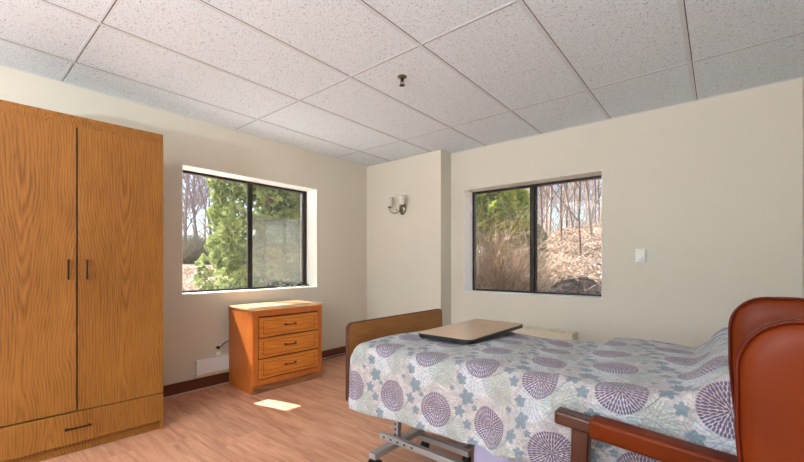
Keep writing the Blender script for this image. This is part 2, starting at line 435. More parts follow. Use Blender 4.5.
# rear wall with an added, unseen opening for fill light
rx0, rx1, rz0, rz1 = -2.05, .30, .8, 2.1
mb = MB()
mb.box(XL, rx0, YR-WT, YR, 0, CEIL+.05).box(rx1, XR, YR-WT, YR, 0, CEIL+.05)
mb.box(rx0, rx1, YR-WT, YR, 0, rz0).box(rx0, rx1, YR-WT, YR, rz1, CEIL+.05)
struct('wall_rear', mb, M['wall'])
struct('floor', MB().box(XL-WT, XR+WT, YR-WT, YB+WT, -.12, 0), M['floor'])
struct('ceiling', MB().box(XL, XR, YR, YB, CEIL+.004, CEIL+.12), M['ceiling'])
struct('roof', MB().box(-4.64, XR+.8, YR-1, YB+.9, 2.56, 2.75), M['exterior'])
# reveals (painted linings of the openings)
mb = MB(); e = .004; D = .19
mb.box(XL-D, XL, ly1-e, ly1, lz0, lz1).box(XL-D, XL, ly0, ly0+e, lz0, lz1).box(XL-D, XL, ly0, ly1, lz1-e, lz1).box(XL-D, XL+.002, ly0, ly1, lz0, lz0+e)
struct('trim_1', mb, M['reveal'])
mb = MB()
mb.box(bx0, bx0+e, YB, YB+D, bz0, bz1).box(bx1-e, bx1, YB, YB+D, bz0, bz1).box(bx0, bx1, YB, YB+D, bz1-e, bz1).box(bx0, bx1, YB-.002, YB+D, bz0, bz0+e)
struct('trim_2', mb, M['reveal'])

# ceiling grid tees
mb = MB()
gx = [-3.197, -2.572]+[-3.197+.61*i for i in range(2, 6)]
gy = [.544+1.268*j for j in range(-2, 3)]
w = .0115
for x in gx: mb.box(x-w, x+w, YR, YB, CEIL+.0022, CEIL+.008)
for y in gy: mb.box(XL, XR, y-w*.55, y+w*.55, CEIL+.0026, CEIL+.008)
mb.box(XL, XL+.012, YR, YC, CEIL+.001, CEIL+.006).box(XC, XR, YB-.012, YB, CEIL+.001, CEIL+.006)
struct('trim_3', mb, M['tee'])
M['tee_shade'] = plain('painted_tee_shade', lin(96, 96, 98), .9, spec=.05)  # dark strips beside the tees paint in their shade lines
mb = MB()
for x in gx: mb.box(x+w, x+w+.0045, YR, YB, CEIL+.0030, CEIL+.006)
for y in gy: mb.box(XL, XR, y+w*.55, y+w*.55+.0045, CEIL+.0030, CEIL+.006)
struct('tee_shade_lines', mb, M['tee_shade'])
# baseboards
struct('baseboard_left', MB().box(XL, XL+.012, YR, YC, 0, .105), M['baseboard'], bevel=.003)
struct('trim_4', MB().tube([(XL+.017, YR+.01, .006), (XL+.017, 1.2, .006), (XL+.019, 2.4, .010), (XL+.022, 3.1, .022), (XL+.018, YC-.01, .016)], .0055, 8), M['seam'], smooth=True)
struct('baseboard_back', MB().box(XC, XR, YB-.012, YB, 0, .105), M['baseboard'])
struct('baseboard_corner', MB().box(XL, XC, YC-.012, YC, 0, .105).box(XC, XC+.012, YC, YB, 0, .105), M['baseboard'])
struct('baseboard_right', MB().box(XR-.012, XR, YR, YB, 0, .105), M['baseboard'])

# ------------------------------------------------------------------ windows
def slider(name, length, height, with_haze, rail=.028):
    """sliding window built in local x (0..length), z (0..height), y = outward"""
    r = empty(name); r['kind'] = 'structure'
    f = MB(); d0, d1 = 0, .05
    f.box(0, rail, d0, d1, 0, height).box(length-rail, length, d0, d1, 0, height).box(rail, length-rail, d0, d1, 0, rail*.8).box(rail, length-rail, d0, d1, height-rail, height)
    o = f.build('window_frame', M['bronze'], r, bevel=.003)
    m = length*.5
    s = MB(); s.box(m-.022, m+.022, -.006, .022, rail*.8, height-rail)
    s.build('mullion', M['bronze'], r, bevel=.003)
    s = MB(); s.box(m+.02, m+.045, .022, .046, rail*.8, height-rail)
    s.build('sash_stile', M['bronze'], r, bevel=.002)
    MB().box(rail, m, .010, .014, rail*.8, height-rail).build('pane', M['glass'], r)
    MB().box(m, length-rail, .028, .032, rail*.8, height-rail).build('pane', M['glass'], r)
    if with_haze:
        MB().box(m+.04, length-rail-.02, .052, .054, .01, height*.70).build('hazy_panel', M['hazy'], r)  # hazy sheet over the lower part of the right sash
        MB().box(length-rail-.03, length-rail, .033, .05, rail, height-rail).build('sash_edge', M['grey_steel'], r, bevel=.002)
    return r
wl = slider('window_1', ly1-ly0, lz1-lz0, True)
wl.location = (XL-D, ly0, lz0); wl.rotation_euler = (0, 0, PI/2)   # local x -> +y, local y -> -x
wb = slider('window_2', bx1-bx0, bz1-bz0, False)
wb.location = (bx0, YB+D, bz0)
wr = slider('fill_window', rx1-rx0, rz1-rz0, False)  # unseen window added to frame the rear fill lamp
wr.location = (rx1, YR-.15, rz0); wr.rotation_euler = (0, 0, PI)

# ------------------------------------------------------------------ wardrobe
ROT = math.radians(-3.2)
wd = empty('wardrobe', (-2.939, .976, 0), ROT, 'tall oak laminate wardrobe with two doors and one long drawer beside left window', 'wardrobe')
# local: x = out of the front (towards the room), y = along the front; front plane at x=0, right end y=0
W, DP, HT = .93, .575, 2.02
c = MB()
c.box(-DP, 0, -.018, 0, 0, HT).box(-DP, 0, -W, -W+.018, 0, HT).box(-DP, -DP+.01, -W+.018, -.018, .06, HT-.018)
c.box(-DP, -.002, -W+.018, -.018, HT-.018, HT).box(-DP+.01, -.022, -W+.018, -.018, .245, .262).box(-DP+.01, -.022, -W+.018, -.018, .06, .075)
c.build('carcass', M['oak'], wd, bevel=.0012)
MB().box(-.02, -.001, -W+.018, -.018, 1.951, HT-.018).build('top_rail', M['oak_drawer'], wd)
MB().box(-.045, -.022, -W+.018, -.018, 0, .064).build('plinth', M['oak_drawer'], wd)
sp = -.455
for y0, y1, hy in ((sp+.004, -.003, sp+.043), (-W+.003, sp-.004, sp-.042)):
    lo = .256 if y1 > -.1 else .260
    d = MB().box(-.002, .018, y0, y1, lo, 1.948).build('door', M['oak_door'], wd, bevel=.0015)
    h = MB(); h.box(.018+.022, .018+.030, hy-.005, hy+.005, 1.040, 1.160)
    h.box(.018, .045, hy-.004, hy+.004, 1.046, 1.056).box(.018, .045, hy-.004, hy+.004, 1.144, 1.154)
    h.build('handle', M['handle'], d, bevel=.002)
MB().box(-.003, .0005, sp-.006, sp+.006, .262, 1.948).build('door_gap', M['black'], wd)
d = MB().box(-.002, .018, -W+.003, -.003, .068, .251).build('drawer', M['oak_drawer'], wd, bevel=.0015)
h = MB(); h.box(.040, .048, sp-.06, sp+.065, .158, .168); h.box(.018, .046, sp-.055, sp-.045, .159, .167).box(.018, .046, sp+.05, sp+.06, .159, .167)
h.build('handle', M['handle'], d, bevel=.002)

# ------------------------------------------------------------------ dresser
ds = empty('dresser', (-3.080, 1.709, 0), math.radians(-2.6), 'honey oak three drawer chest standing under the left window', 'dresser')
DW, DD = .718, .468
ds_b = MB()
ds_b.box(-DD, -.02, 0, .018, .0, .725).box(-DD, -.02, DW-.018, DW, .0, .725).box(-DD, -DD+.008, .018, DW-.018, .05, .725)
ds_b.build('side_panel', M['honey'], ds, bevel=.0015)
fr = MB()
fr.box(-.02, 0, 0, .052, .072, .725).box(-.02, 0, DW-.045, DW, .072, .725).box(-.02, 0, .052, DW-.045, .672, .725).box(-.02, 0, .052, DW-.045, .072, .118)
fr.build('face_frame', M['honey'], ds, bevel=.003)
MB().box(-.035, -.012, .052, DW-.045, .118, .672).build('drawer_recess', M['groove'], ds)
MB().box(-.06, -.02, .018, DW-.018, 0, .072).build('plinth', M['plinth'], ds)
MB().box(-DD-.002, .010, -.006, DW+.006, .725, .745).build('top', M['honey_top_glare'], ds, bevel=.004)
zs = [.124, .303, .487, .667]
for k in range(3):
    z0, z1 = zs[k]+.004, zs[k+1]-.008
    y0, y1 = .060, DW-.053
    d = MB().box(-.014, .006, y0, y1, z0, z1).build('drawer', M['honey_drawer'], ds, bevel=.003)
    g = MB(); q = .034
    g.box(.0055, .0068, y0+q, y1-q, z0+q*.75, z0+q*.75+.003).box(.0055, .0068, y0+q, y1-q, z1-q*.75-.003, z1-q*.75)
    g.box(.0055, .0068, y0+q, y0+q+.004, z0+q*.75, z1-q*.75).box(.0055, .0068, y1-q-.004, y1-q, z0+q*.75, z1-q*.75)
    g.build('panel_groove', M['groove'], d)
    zc = (z0+z1)/2+.004; yc = (y0+y1)/2
    h = MB(); h.tube([(.006, yc-.05, zc), (.02, yc-.045, zc), (.024, yc-.02, zc-.002), (.024, yc+.02, zc-.002), (.02, yc+.045, zc), (.006, yc+.05, zc)], .0055, 8)
    h.box(.006, .009, yc-.062, yc-.04, zc-.011, zc+.011).box(.006, .009, yc+.04, yc+.062, zc-.011, zc+.011)
    h.build('handle', M['antique'], d, bevel=.001)

# ------------------------------------------------------------------ wall fittings
hb = empty('heater_box', (XL, 1.45, .13), 0, 'low white plastic box fixed to left wall just left of dresser', 'wall unit')
MB().box(0, .05, 0, .045, .010, .142).build('end_cap', M['white_plastic'], hb, bevel=.005)
MB().box(0, .036, .047, .36, .012, .140).box(0, .040, .047, .36, .126, .142).build('cover', M['white_plastic'], hb, bevel=.004)
MB().box(0, .014, .0, .36, -.02, .008).build('back_plate', M['cream_metal'], hb)

ol = empty('wall_outlet', (XL, 1.655, .325), 0, 'small cream wall socket plate above the white box', 'outlet')
MB().box(0, .006, -.035, .035, -.057, .057).build('cover_plate', M['cream_metal'], ol, bevel=.002)
for za in (-.045, .012): MB().box(.006, .009, -.017, .017, za, za+.033).build('socket', M['white_plastic'], ol, bevel=.001)
pc = empty('power_cord', (XL+.009, 1.648, .355), 0, 'black power cord plugged into the outlet, curling behind the dresser', 'cord')
MB().lathe([(.004, 0), (.015, .0), (.015, .02), (.009, .034), (.004, .036)], (0, 0, 0), 'x', 14).build('plug', M['black'], pc, smooth=True)
pts = []
for k in range(17):
    a = k/16
    pts.append((.036+.008*math.sin(a*PI), a*.13, .052*math.sin(min(1, a*1.25)*PI*.62)-max(0, a-.75)*.22))
MB().tube(pts, .0045, 8).build('cable', M['black'], pc, smooth=True)

# tangled cable on the left sill
ca = []
rr = random.Random(3)
for k in range(90):
    a = k/89*2*PI*5.3
    rad = .055+.03*math.sin(k*.37)
    ca.append((XL-.085+rad*.55*math.cos(a)+.012*math.sin(k*.8), 2.44+.20*math.sin(k/89*PI*2.2+.6)+rad*1.4*math.sin(a), lz0+e+.006+.032*(1+math.sin(k*1.13))*(.4+.6*math.sin(PI*k/89))+.012*abs(math.sin(a*.5))))
for k in range(8): ca.append((XL-.12-.004*k, 2.63+.018*k, lz0+e+.03-.002*k))
tag(MB().tube(ca, .0042, 6).build('tangled_cable', M['black'], smooth=True), 'tangled black cable lying on the sill at right end of left window', 'cable')
for q in range(1):
    pts = [(XL-.05+.02*math.sin(k*.9), 2.30+.042*k*.5, lz0+e+.006+.016*abs(math.sin(k*.7))) for k in range(20)]
    tag(MB().tube(pts, .0032, 6).build('thin_cord', M['white_plastic'], smooth=True), 'thin white cord weaving through the black cable on the left sill', 'cord')

# thermostat
th = empty('thermostat', (-.514, YB, 1.20), 0, 'small cream thermostat with round dial on the wall right of right window', 'thermostat')
MB().box(-.042, .042, -.006, 0, -.062, .062).build('back_plate', M['reveal'], th, bevel=.003)
MB().box(-.037, .037, -.034, -.006, -.056, .058).build('case', M['reveal'], th, bevel=.008, seg=3)
MB().lathe([(.021, 0), (.021, -.006), (.018, -.010), (.004, -.011)], (0, -.034, -.02), 'y', 24).build('dial', M['white_plastic'], th, smooth=True)

# sprinkler
sk = empty('ceiling_sprinkler', (-1.69, 2.04, CEIL), 0, 'small metal pendant fire sprinkler hanging from a ceiling tile', 'sprinkler')
MB().lathe([(.032, .003), (.032, -.002), (.024, -.007), (.012, -.009), (.004, -.009)], n=24).build('escutcheon', M['nickel'], sk, smooth=True)
MB().lathe([(.011, -.006), (.011, -.026), (.007, -.03), (.004, -.031)], n=12).build('body', M['handle'], sk, smooth=True)
f = MB(); f.tube([(.010, 0, -.024), (.013, 0, -.036), (.009, 0, -.05), (.002, 0, -.056)], .0024, 6).tube([(-.010, 0, -.024), (-.013, 0, -.036), (-.009, 0, -.05), (-.002, 0, -.056)], .0024, 6)
f.build('yoke', M['handle'], sk, smooth=True)
f = MB(); f.lathe([(.003, -.054), (.016, -.057), (.016, -.059), (.003, -.059)], n=16)
for k in range(8):
    a = k*PI/4; f.tube([(.012*math.cos(a), .012*math.sin(a), -.058), (.021*math.cos(a), .021*math.sin(a), -.0585)], .0022, 5)
f.build('deflector', M['handle'], sk)
MB().tube([(0, 0, -.03), (0, 0, -.052)], .002, 8).build('glass_bulb', M['piping'], sk)

# sconce on the corner wall
sc = empty('wall_sconce', (-2.985, YC, 1.815), 0, 'two arm nickel wall sconce with frosted tulip shades on the corner wall', 'wall lamp')
pl = MB().lathe([(.004, -.026), (.018, -.026), (.032, -.02), (.046, -.012), (.052, -.005), (.052, 0)], n=32, axis='y').build('wall_plate', M['nickel'], sc, smooth=True); pl.scale = (1.05, 1, 1.6)
MB().lathe([(.003, -.04), (.010, -.038), (.013, -.03), (.008, -.02)], axis='y', n=16).build('finial', M['nickel'], sc, smooth=True)
for s in (-1, 1):
    pts = []
    P = [(0, -.03, -.01), (s*.02, -.06, -.055), (s*.055, -.10, -.07), (s*.090, -.125, -.052), (s*.100, -.13, -.018), (s*.100, -.13, .0)]
    for i in range(len(P)-1):
        a, b = Vector(P[i]), Vector(P[i+1])
        for k in range(4): pts.append(a.lerp(b, k/4))
    pts.append(Vector(P[-1]))
    for _ in range(3): pts = [pts[0]]+[(pts[i-1]+pts[i]*2+pts[i+1])/4 for i in range(1, len(pts)-1)]+[pts[-1]]
    am = MB().tube(pts, .0048, 8)
    sw = [Vector((s*.03, -.075, -.03))+Vector((s*.016*math.cos(a*.5)*(1-a/14), 0, .016*math.sin(a*.5)*(1-a/14))) for a in range(11)]
    am.tube(sw, .003, 6)
    am.build('arm', M['nickel'], sc, smooth=True)
    MB().lathe([(.006, 0), (.024, .002), (.026, .008), (.018, .016), (.020, .026), (.008, .028)], (s*.1, -.13, -.004), n=20).build('lamp_holder', M['nickel'], sc, smooth=True)
    prof = [(.019, .016), (.027, .026), (.031, .045), (.033, .07), (.039, .095), (.050, .116), (.0565, .124), (.054, .125), (.047, .114), (.036, .094), (.030, .07), (.028, .045), (.022, .028), (.010, .022)]
    MB().lathe(prof, (s*.1, -.13, 0), n=28).build('lamp_shade', M['lamp_glass'], sc, smooth=True)

# convector under the right window
cv = empty('convector', (-2.16, YB-.013, 0), 0, 'low cream metal convector cabinet on the back wall under right window', 'radiator')
cl = 1.14
MB().box(.012, cl-.012, -.165, -.150, .08, .488).build('front_panel', M['cream_metal'], cv, bevel=.004)
for xa in (0, cl-.012): MB().box(xa, xa+.012, -.167, 0, 0, .50).build('end_panel', M['cream_metal'], cv, bevel=.003)
tp = MB(); tp.box(.012, cl-.012, -.165, -.125, .488, .50).box(.012, cl-.012, -.05, 0, .488, .50)
tp.box(.012, .05, -.125, -.05, .488, .50).box(.40, cl-.22, -.125, -.05, .488, .50).box(cl-.08, cl-.012, -.125, -.05, .488, .50)
tp.build('top_panel', M['cream_metal'], cv, bevel=.002)
gr = MB()
for k in range(16): gr.box(.06+k*.021, .068+k*.021, -.125, -.05, .482, .494)
gr.build('grille', M['cream_metal'], cv)
MB().box(cl-.22, cl-.08, -.125, -.05, .455, .460).build('control_recess', M['black'], cv)
MB().box(.012, cl-.012, -.15, 0, 0, .08).build('plinth', M['cream_metal'], cv)

# ------------------------------------------------------------------ bed
BX0, BX1, BY0, BY1 = -1.50, .385, 1.43, 2.33
bed = empty('hospital_bed', (-.56, 1.88, 0), 0, 'adjustable hospital bed with brown footboard and grey steel frame, right side of room', 'bed')
def L(x, y): return (x+.56, y-1.88)
def wbox(mb, x0, x1, y0, y1, z0, z1): return mb.box(x0+.56, x1+.56, y0-1.88, y1-1.88, z0, z1)
def board(x0, x1, top, name):
    o = MB().prism(rrect(1.435-1.88, 2.355-1.88, .36, top, .035, 8), x0+.56, x1+.56, 'x').build(name, M['footboard'], bed, bevel=.002)
    ring = rrect(1.432-1.88, 2.358-1.88, .357, top+.003, .037, 8)
    inn = rrect(1.4352-1.88, 2.3548-1.88, .3602, top-.0002, .035, 8)
    b = MB(); n = len(ring)
    vs = [(x0+.56-.0005, p[0], p[1]) for p in ring]+[(x1+.56+.0005, p[0], p[1]) for p in ring]+[(x0+.56-.0005, p[0], p[1]) for p in inn]+[(x1+.56+.0005, p[0], p[1]) for p in inn]
    fs = []
    for k in range(n):
        j = (k+1) % n
        fs += [(k, j, j+n, k+n), (k, k+2*n, j+2*n, j), (k+n, j+n, j+3*n, k+3*n)]
    b.add(vs, fs); b.build('edge_band', M['groove'], o)
board(-1.592, -1.570, .802, 'footboard')
board(.408, .430, 1.0, 'headboard')
mt = MB(); n = 40
for k in range(n):
    xa = BX0+.03+(BX1-BX0-.04)*k/n
ma = wbox(MB(), BX0+.02, BX1, BY0+.02, BY1-.02, .54, .685).build('mattress', M['mattress'], bed, bevel=.03, seg=4)
dk = MB(); wbox(dk, BX0-.05, BX1+.02, BY0+.03, BY0+.07, .46, .50); wbox(dk, BX0-.05, BX1+.02, BY1-.07, BY1-.03, .46, .50)
for k in range(12): wbox(dk, BX0+.03+k*.16, BX0+.06+k*.16, BY0+.07, BY1-.07, .48, .50)
wbox(dk, BX0, BX1, BY0+.03, BY1-.03, .50, .54)
dk.build('mattress_deck', M['grey_steel'], bed, bevel=.002)
wbox(MB(), -1.572, -1.53, 1.50, 1.54, .36, .50).build('board_bracket', M['black'], bed)
wbox(MB(), -1.45, -1.42, 1.40, 1.425, .37, .43).build('side_catch', M['black'], bed, bevel=.003)
for xc in (-1.412, .22):
    cb = MB(); wbox(cb, xc-.024, xc+.024, 1.455, 2.32, .100, .132)
    cb.build('cross_beam', M['grey_steel'], bed, bevel=.003)
    for yc in (1.66, 2.12):
        p = MB(); wbox(p, xc-.020, xc+.020, yc-.016, yc+.016, .132, .47)
        o = p.build('lift_post', M['grey_steel'], bed, bevel=.003)
        q = MB()
        for k in range(8): wbox(q, xc-.006, xc+.006, yc-.0166, yc-.0150, .16+k*.03, .172+k*.03)
        q.build('post_slot', M['black'], o)
    for yc in (1.475, 2.30):
        cs = MB()
        for dx in (-.018, .018): cs.lathe([(.012, -.008), (.044, -.008), (.048, 0), (.044, .008), (.012, .008)], (xc+.56+dx, yc-1.88, .048), 'x', 24)
        o = cs.build('caster', M['rubber'], bed, smooth=True)
        wbox(MB(), xc-.012, xc+.012, yc-.014, yc+.014, .03, .102).build('fork', M['black'], o, bevel=.002)
for yc in (1.62, 2.16):
    lb = MB(); wbox(lb, -1.50, .26, yc-.016, yc+.016, .134, .166)
    o = lb.build('long_beam', M['grey_steel'], bed, bevel=.003)
    for k in range(5): wbox(MB(), -1.47+k*.05, -1.455+k*.05, yc-.0166, yc-.0155, .145, .155).build('bolt_hole', M['black'], o)

# --- quilt
def sm(a, b, x):
    if a == b: return float(x > a)
    u = min(1, max(0, (x-a)/(b-a))); return u*u*(3-2*u)
def topz(X, y):
    z = .712
    z += .034*sm(-.50, -.41, X)-.022*sm(1.75, 2.3, y)*(1-.5*sm(-.50, -.41, X))
    # pillow hump at the head end
    k = sm(-.095, .035, X)
    z += .105*k*(.80+.20*sm(1.42, 1.72, y))
    z += .004*math.sin(X*9+y*5)+.003*math.sin(X*17-y*11)
    # rounded foot edge
    q = max(0, (BX0+.055-X)/.055); z -= .05*(1-math.sqrt(max(0, 1-q*q)))
    return z
def hem(X):
    return .380+.012*math.sin(X*5.2)+.085*sm(-.85, -.42, X)
def bulge(X, z):
    xb = -.43-.85*max(0, .71-z)
    b = .085*sm(xb-.06, xb+.05, X)-.030*sm(xb+.05, xb+.28, X)
    b += .006*math.sin(X*13+z*4)+.004*math.sin(X*23+1)
    return b+.035*sm(.0, .2, X)
qb = MB(); uv = []
NX = 240; X0q, X1q = BX0-.008, .39
ns, nr, nt = 34, 8, 60
ncols = None
rings = []
def ringpts(X):
    P = []; vv = []
    T = topz(X, BY0); h = hem(X)
    R = .045
    s = 0
    for i in range(ns):
        a = i/ns; z = h+(T-R-h)*a
        y = BY0-.035-bulge(X, z)-.012*(1-a)**2
        P.append((X, y, z))
    yb = BY0-.035-bulge(X, T-R)
    for i in range(nr+1):
        a = .5*PI*i/nr
        P.append((X, yb+R-R*math.cos(a), T-R+R*math.sin(a)))
    ye = BY1+.03-R
    for i in range(1, nt):
        y = yb+R+(ye-yb-R)*i/nt
        P.append((X, y, T+(topz(X, y)-T)*min(1, (i/6.0))))
    Tf = topz(X, ye)
    for i in range(nr+1):
        a = .5*PI*i/nr
        P.append((X, ye+R*math.sin(a), Tf-R+R*math.cos(a)))
    for i in range(1, 14):
        a = i/13; P.append((X, BY1+.03+.008*math.sin(X*14), Tf-R-(Tf-R-.40)*a))
    return P
for i in range(NX+1):
    X = X0q+(X1q-X0q)*i/NX
    rings.append(ringpts(X))
m = len(rings[0])
for r_ in rings:
    # arc length measured so that V=.0 is at the nominal hem plane z=.39
    s = r_[0][2]-.39; prev = r_[0]
    for p in r_:
        s += math.dist((p[1], p[2]), (prev[1], prev[2])); prev = p
        qb.v.append(p); uv.append((p[0], s))
for i in range(NX):
    for j in range(m-1):
        qb.f.append((i*m+j, i*m+j+1, (i+1)*m+j+1, (i+1)*m+j))
# foot flap: falls straight down from the first ring
base_i = len(qb.v); K = 10
for k in range(1, K+1):
    for j in range(m):
        p = rings[0][j]; h = .40
        z = p[2]+(min(h, p[2])-p[2])*k/K
        qb.v.append((p[0]-.006*math.sin(k/K*PI), p[1], z)); uv.append((p[0]-(p[2]-z), uv[j][1]))
for k in range(K):
    for j in range(m-1):
        a = (j if k == 0 else base_i+(k-1)*m+j); b = base_i+k*m+j
        qb.f.append((a, a+1, b+1, b))
qb.uv = uv
q = qb.build('bedspread', M['quilt'], smooth=True)
so = q.modifiers.new('thick', 'SOLIDIFY'); so.thickness = .006; so.offset = 0
tag(q, 'quilted floral bedspread in purple, teal and green draped over the bed', 'bedspread')

# lavender sheet showing below the quilt hem
sb = MB(); nx, nz = 70, 8
for i in range(nx+1):
    X = -.78+(BX1-.02+.78)*i/nx
    for j in range(nz+1):
        a = j/nz; z = .53-(.53-.30-.02*math.sin(X*4))*a
        sb.v.append((X, BY0-.008-.022*a*(1+.5*math.sin(X*19)), z))
for i in range(nx):
    for j in range(nz): sb.f.append((i*(nz+1)+j, i*(nz+1)+j+1, (i+1)*(nz+1)+j+1, (i+1)*(nz+1)+j))
o = sb.build('bed_sheet', M['sheet'], smooth=True)
so = o.modifiers.new('thick', 'SOLIDIFY'); so.thickness = .003; so.offset = 0
tag(o, 'pale lavender sheet hanging below the floral bedspread hem', 'sheet')

# ------------------------------------------------------------------ overbed table
ot = empty('overbed_table', (-1.15, 2.43, 0), 0, 'overbed table with pale wood top and black edge reaching over the bed', 'table')
tx0, tx1, ty0, ty1, tz = -1.312+1.15, -.962+1.15, 1.700-2.43, 2.40-2.43, .748
tt = MB().prism(rrect(tx0+.004, tx1-.004, ty0+.004, ty1-.004, .042, 8), tz-.020, tz+.0008, 'z').build('table_top', M['tabletop'], ot)
MB().prism(rrect(tx0, tx1, ty0, ty1, .046, 8), tz-.022, tz-.0012, 'z').build('edge_band', M['black'], tt, bevel=.003)
MB().box(-.035, .035, ty0+.15, ty1-.02, tz-.029, tz-.022).build('support_arm', M['grey_steel'], ot, bevel=.002)
MB().box(-.03, .03, ty1-.02, ty1+.02, .15, tz-.022).build('column', M['grey_steel'], ot, bevel=.004)
bs = MB(); bs.box(-.03, .03, -.54, .02, .055, .085).box(-.275, .075, -.555, -.52, .052, .084).box(-.20, .16, -.01, .03, .052, .084).box(-.04, .04, -.04, .03, .084, .16)
bs.build('base', M['grey_steel'], ot, bevel=.003)
for x, y in ((-.235, -.537), (.055, -.537), (-.18, .01), (.14, .01)):
    if True:
        cs = MB()
        for dx in (-.011, .011): cs.lathe([(.008, -.006), (.024, -.006), (.026, 0), (.024, .006), (.008, .006)], (x+dx, y, .026), 'x', 18)
        o = cs.build('caster', M['rubber'], ot, smooth=True)
        MB().box(x-.004, x+.004, y-.008, y+.008, .02, .056).build('stem', M['black'], o)

# ------------------------------------------------------------------ armchair
ch = empty('armchair', (.0, 1.04, 0), 0, 'russet vinyl high back wing armchair with dark wooden arms beside the bed', 'armchair')
YN, YF = .775-1.04, 1.325-1.04       # outer faces of the two wings
def wing_outline(n=10):
    # (x,z) outline: front edge, rounded crown, back edge (to be hidden by the back)
    P = [(.060, .60), (.040, .70), (.028, .80), (.022, .88), (.022, .94)]
    cx, cz, r = .092, .972, .070
    for k in range(n+1):
        a = PI-.5*PI*k/n
        P.append((cx+r*1.0*math.cos(a), cz+.077*math.sin(a)))
    P += [(.14, 1.050), (.20, 1.042), (.27, 1.030), (.30, 1.0), (.285, .85), (.265, .70), (.25, .60)]
    return P
def wing(side):
    out = wing_outline()
    yo = YN if side < 0 else YF
    yi = yo+.055*(1 if side < 0 else -1)
    cx = sum(p[0] for p in out)/len(out); cz = sum(p[1] for p in out)/len(out)
    def inset(k): return [(p[0]+(cx-p[0])*k, p[1]+(cz-p[1])*k) for p in out]
    layers = [(inset(.5), yo-side*-.006), (inset(.25), yo+side*.006), (inset(.08), yo+side*.002), (inset(.0), yo-side*.006), (inset(0), yo-side*.03), (inset(0), yi+side*.008), (inset(.10), yi), (inset(.4), yi-side*.006)]
    mb = MB(); n = len(out)
    for lay, y in layers:
        for p in lay: mb.v.append((p[0], y, p[1]))
    for i in range(len(layers)-1):
        for k in range(n): mb.f.append((i*n+k, i*n+(k+1) % n, (i+1)*n+(k+1) % n, (i+1)*n+k))
    mb.f.append(tuple(range(n))); b = (len(layers)-1)*n; mb.f.append(tuple(range(b, b+n)))
    o = mb.build('wing', M['vinyl'], ch, smooth=True)
    for yy in ((yo-side*.003,) if side < 0 else (yi+side*.004,)):
        path = [(p[0]-.001, yy, p[1]) for p in out[:-3]]
        MB().tube([(a[0], a[1], a[2]+.001) for a in path], .0032, 8).build('piping', M['piping'], o, smooth=True)
for s in (-1, 1): wing(s)
# back cushion between wings
A = MB().prism(rrect(0, 1, 0, 1, .0001, 1), 0, 1) if False else None
bk = MB(); NYb, NZb = 14, 20
y0b, y1b = YN+.05, YF-.05
def backx(z): return .10+.17*(z-.42)/.65
front = []; rear = []
for j in range(NZb+1):
    z = .42+(1.055-.42)*j/NZb
    for i in range(NYb+1):
        y = y0b+(y1b-y0b)*i/NYb
        bul = .03*math.sin(PI*i/NYb)**.5*math.sin(PI*min(1, .08+j/NZb))**.5 if 0 < j < NZb and 0 < i < NYb else 0
        bk.v.append((backx(z)-bul, y, z))
nf = len(bk.v)
for j in range(NZb+1):
    z = .42+(1.045-.42)*j/NZb
    for i in range(NYb+1):
        y = y0b+(y1b-y0b)*i/NYb
        bk.v.append((backx(z)+.085, y, z))
w_ = NYb+1
for j in range(NZb):
    for i in range(NYb):
        a = j*w_+i; bk.f.append((a, a+1, a+w_+1, a+w_)); a += nf; bk.f.append((a, a+w_, a+w_+1, a+1))
for i in range(NYb):
    bk.f.append((i, i+nf, i+1+nf, i+1)); a = NZb*w_+i; bk.f.append((a, a+1, a+1+nf, a+nf))
for j in range(NZb):
    a = j*w_; bk.f.append((a, a+w_, a+w_+nf, a+nf)); a += NYb; bk.f.append((a, a+nf, a+w_+nf, a+w_))
bk.build('backrest', M['vinyl'], ch, smooth=True, bevel=.012, seg=3)
MB().box(-.40, .10, YN+.065, YF-.065, .33, .455).build('seat_cushion', M['vinyl'], ch, bevel=.03, seg=4)
MB().box(-.375, .20, YN+.035, YF-.035, .26, .328).build('seat_rail', M['arm_wood'], ch, bevel=.006)
for s in (-1, 1):
    ya = (YN-.022 if s < 0 else YF-.052)
    yb = ya+.072 if s < 0 else ya+.062
    if s > 0: ya, yb = 1.232-1.04, 1.294-1.04
    # sloped wooden rail
    def arm_box(x0, x1, zt0, zt1, th, a, b):
        return [(x0, a, zt0-th), (x1, a, zt1-th), (x1, b, zt1-th), (x0, b, zt0-th), (x0, a, zt0), (x1, a, zt1), (x1, b, zt1), (x0, b, zt0)]
    FC = [(0,3,2,1),(4,5,6,7),(0,1,5,4),(1,2,6,5),(2,3,7,6),(3,0,4,7)]
    wz = lambda x: .670-.072*(x+.40)
    mb = MB().add(arm_box(-.402, .12, wz(-.402), wz(.12), .042, ya+.004, yb-.004), FC)
    arm = mb.build('armrest', M['arm_wood'], ch, bevel=.008, seg=3)
    mb = MB().add(arm_box(-.300, .10, wz(-.300)+.008, wz(.10)+.008, .058, ya-.002, yb+.002), FC)
    mb.build('arm_pad', M['vinyl'], arm, bevel=.012, seg=4)
    # front post runs to the floor, slightly raked
    P = [(-.372, 0), (-.330, 0), (-.300, .628), (-.352, .632)]
    MB().prism(P, ya+.010, yb-.010, 'y').build('leg', M['arm_wood'], ch, bevel=.006)
    P = [(.25, 0), (.29, 0), (.215, .64), (.165, .64)]
    MB().prism(P, ya+.010, yb-.010, 'y').build('leg', M['arm_wood'], ch, bevel=.006)

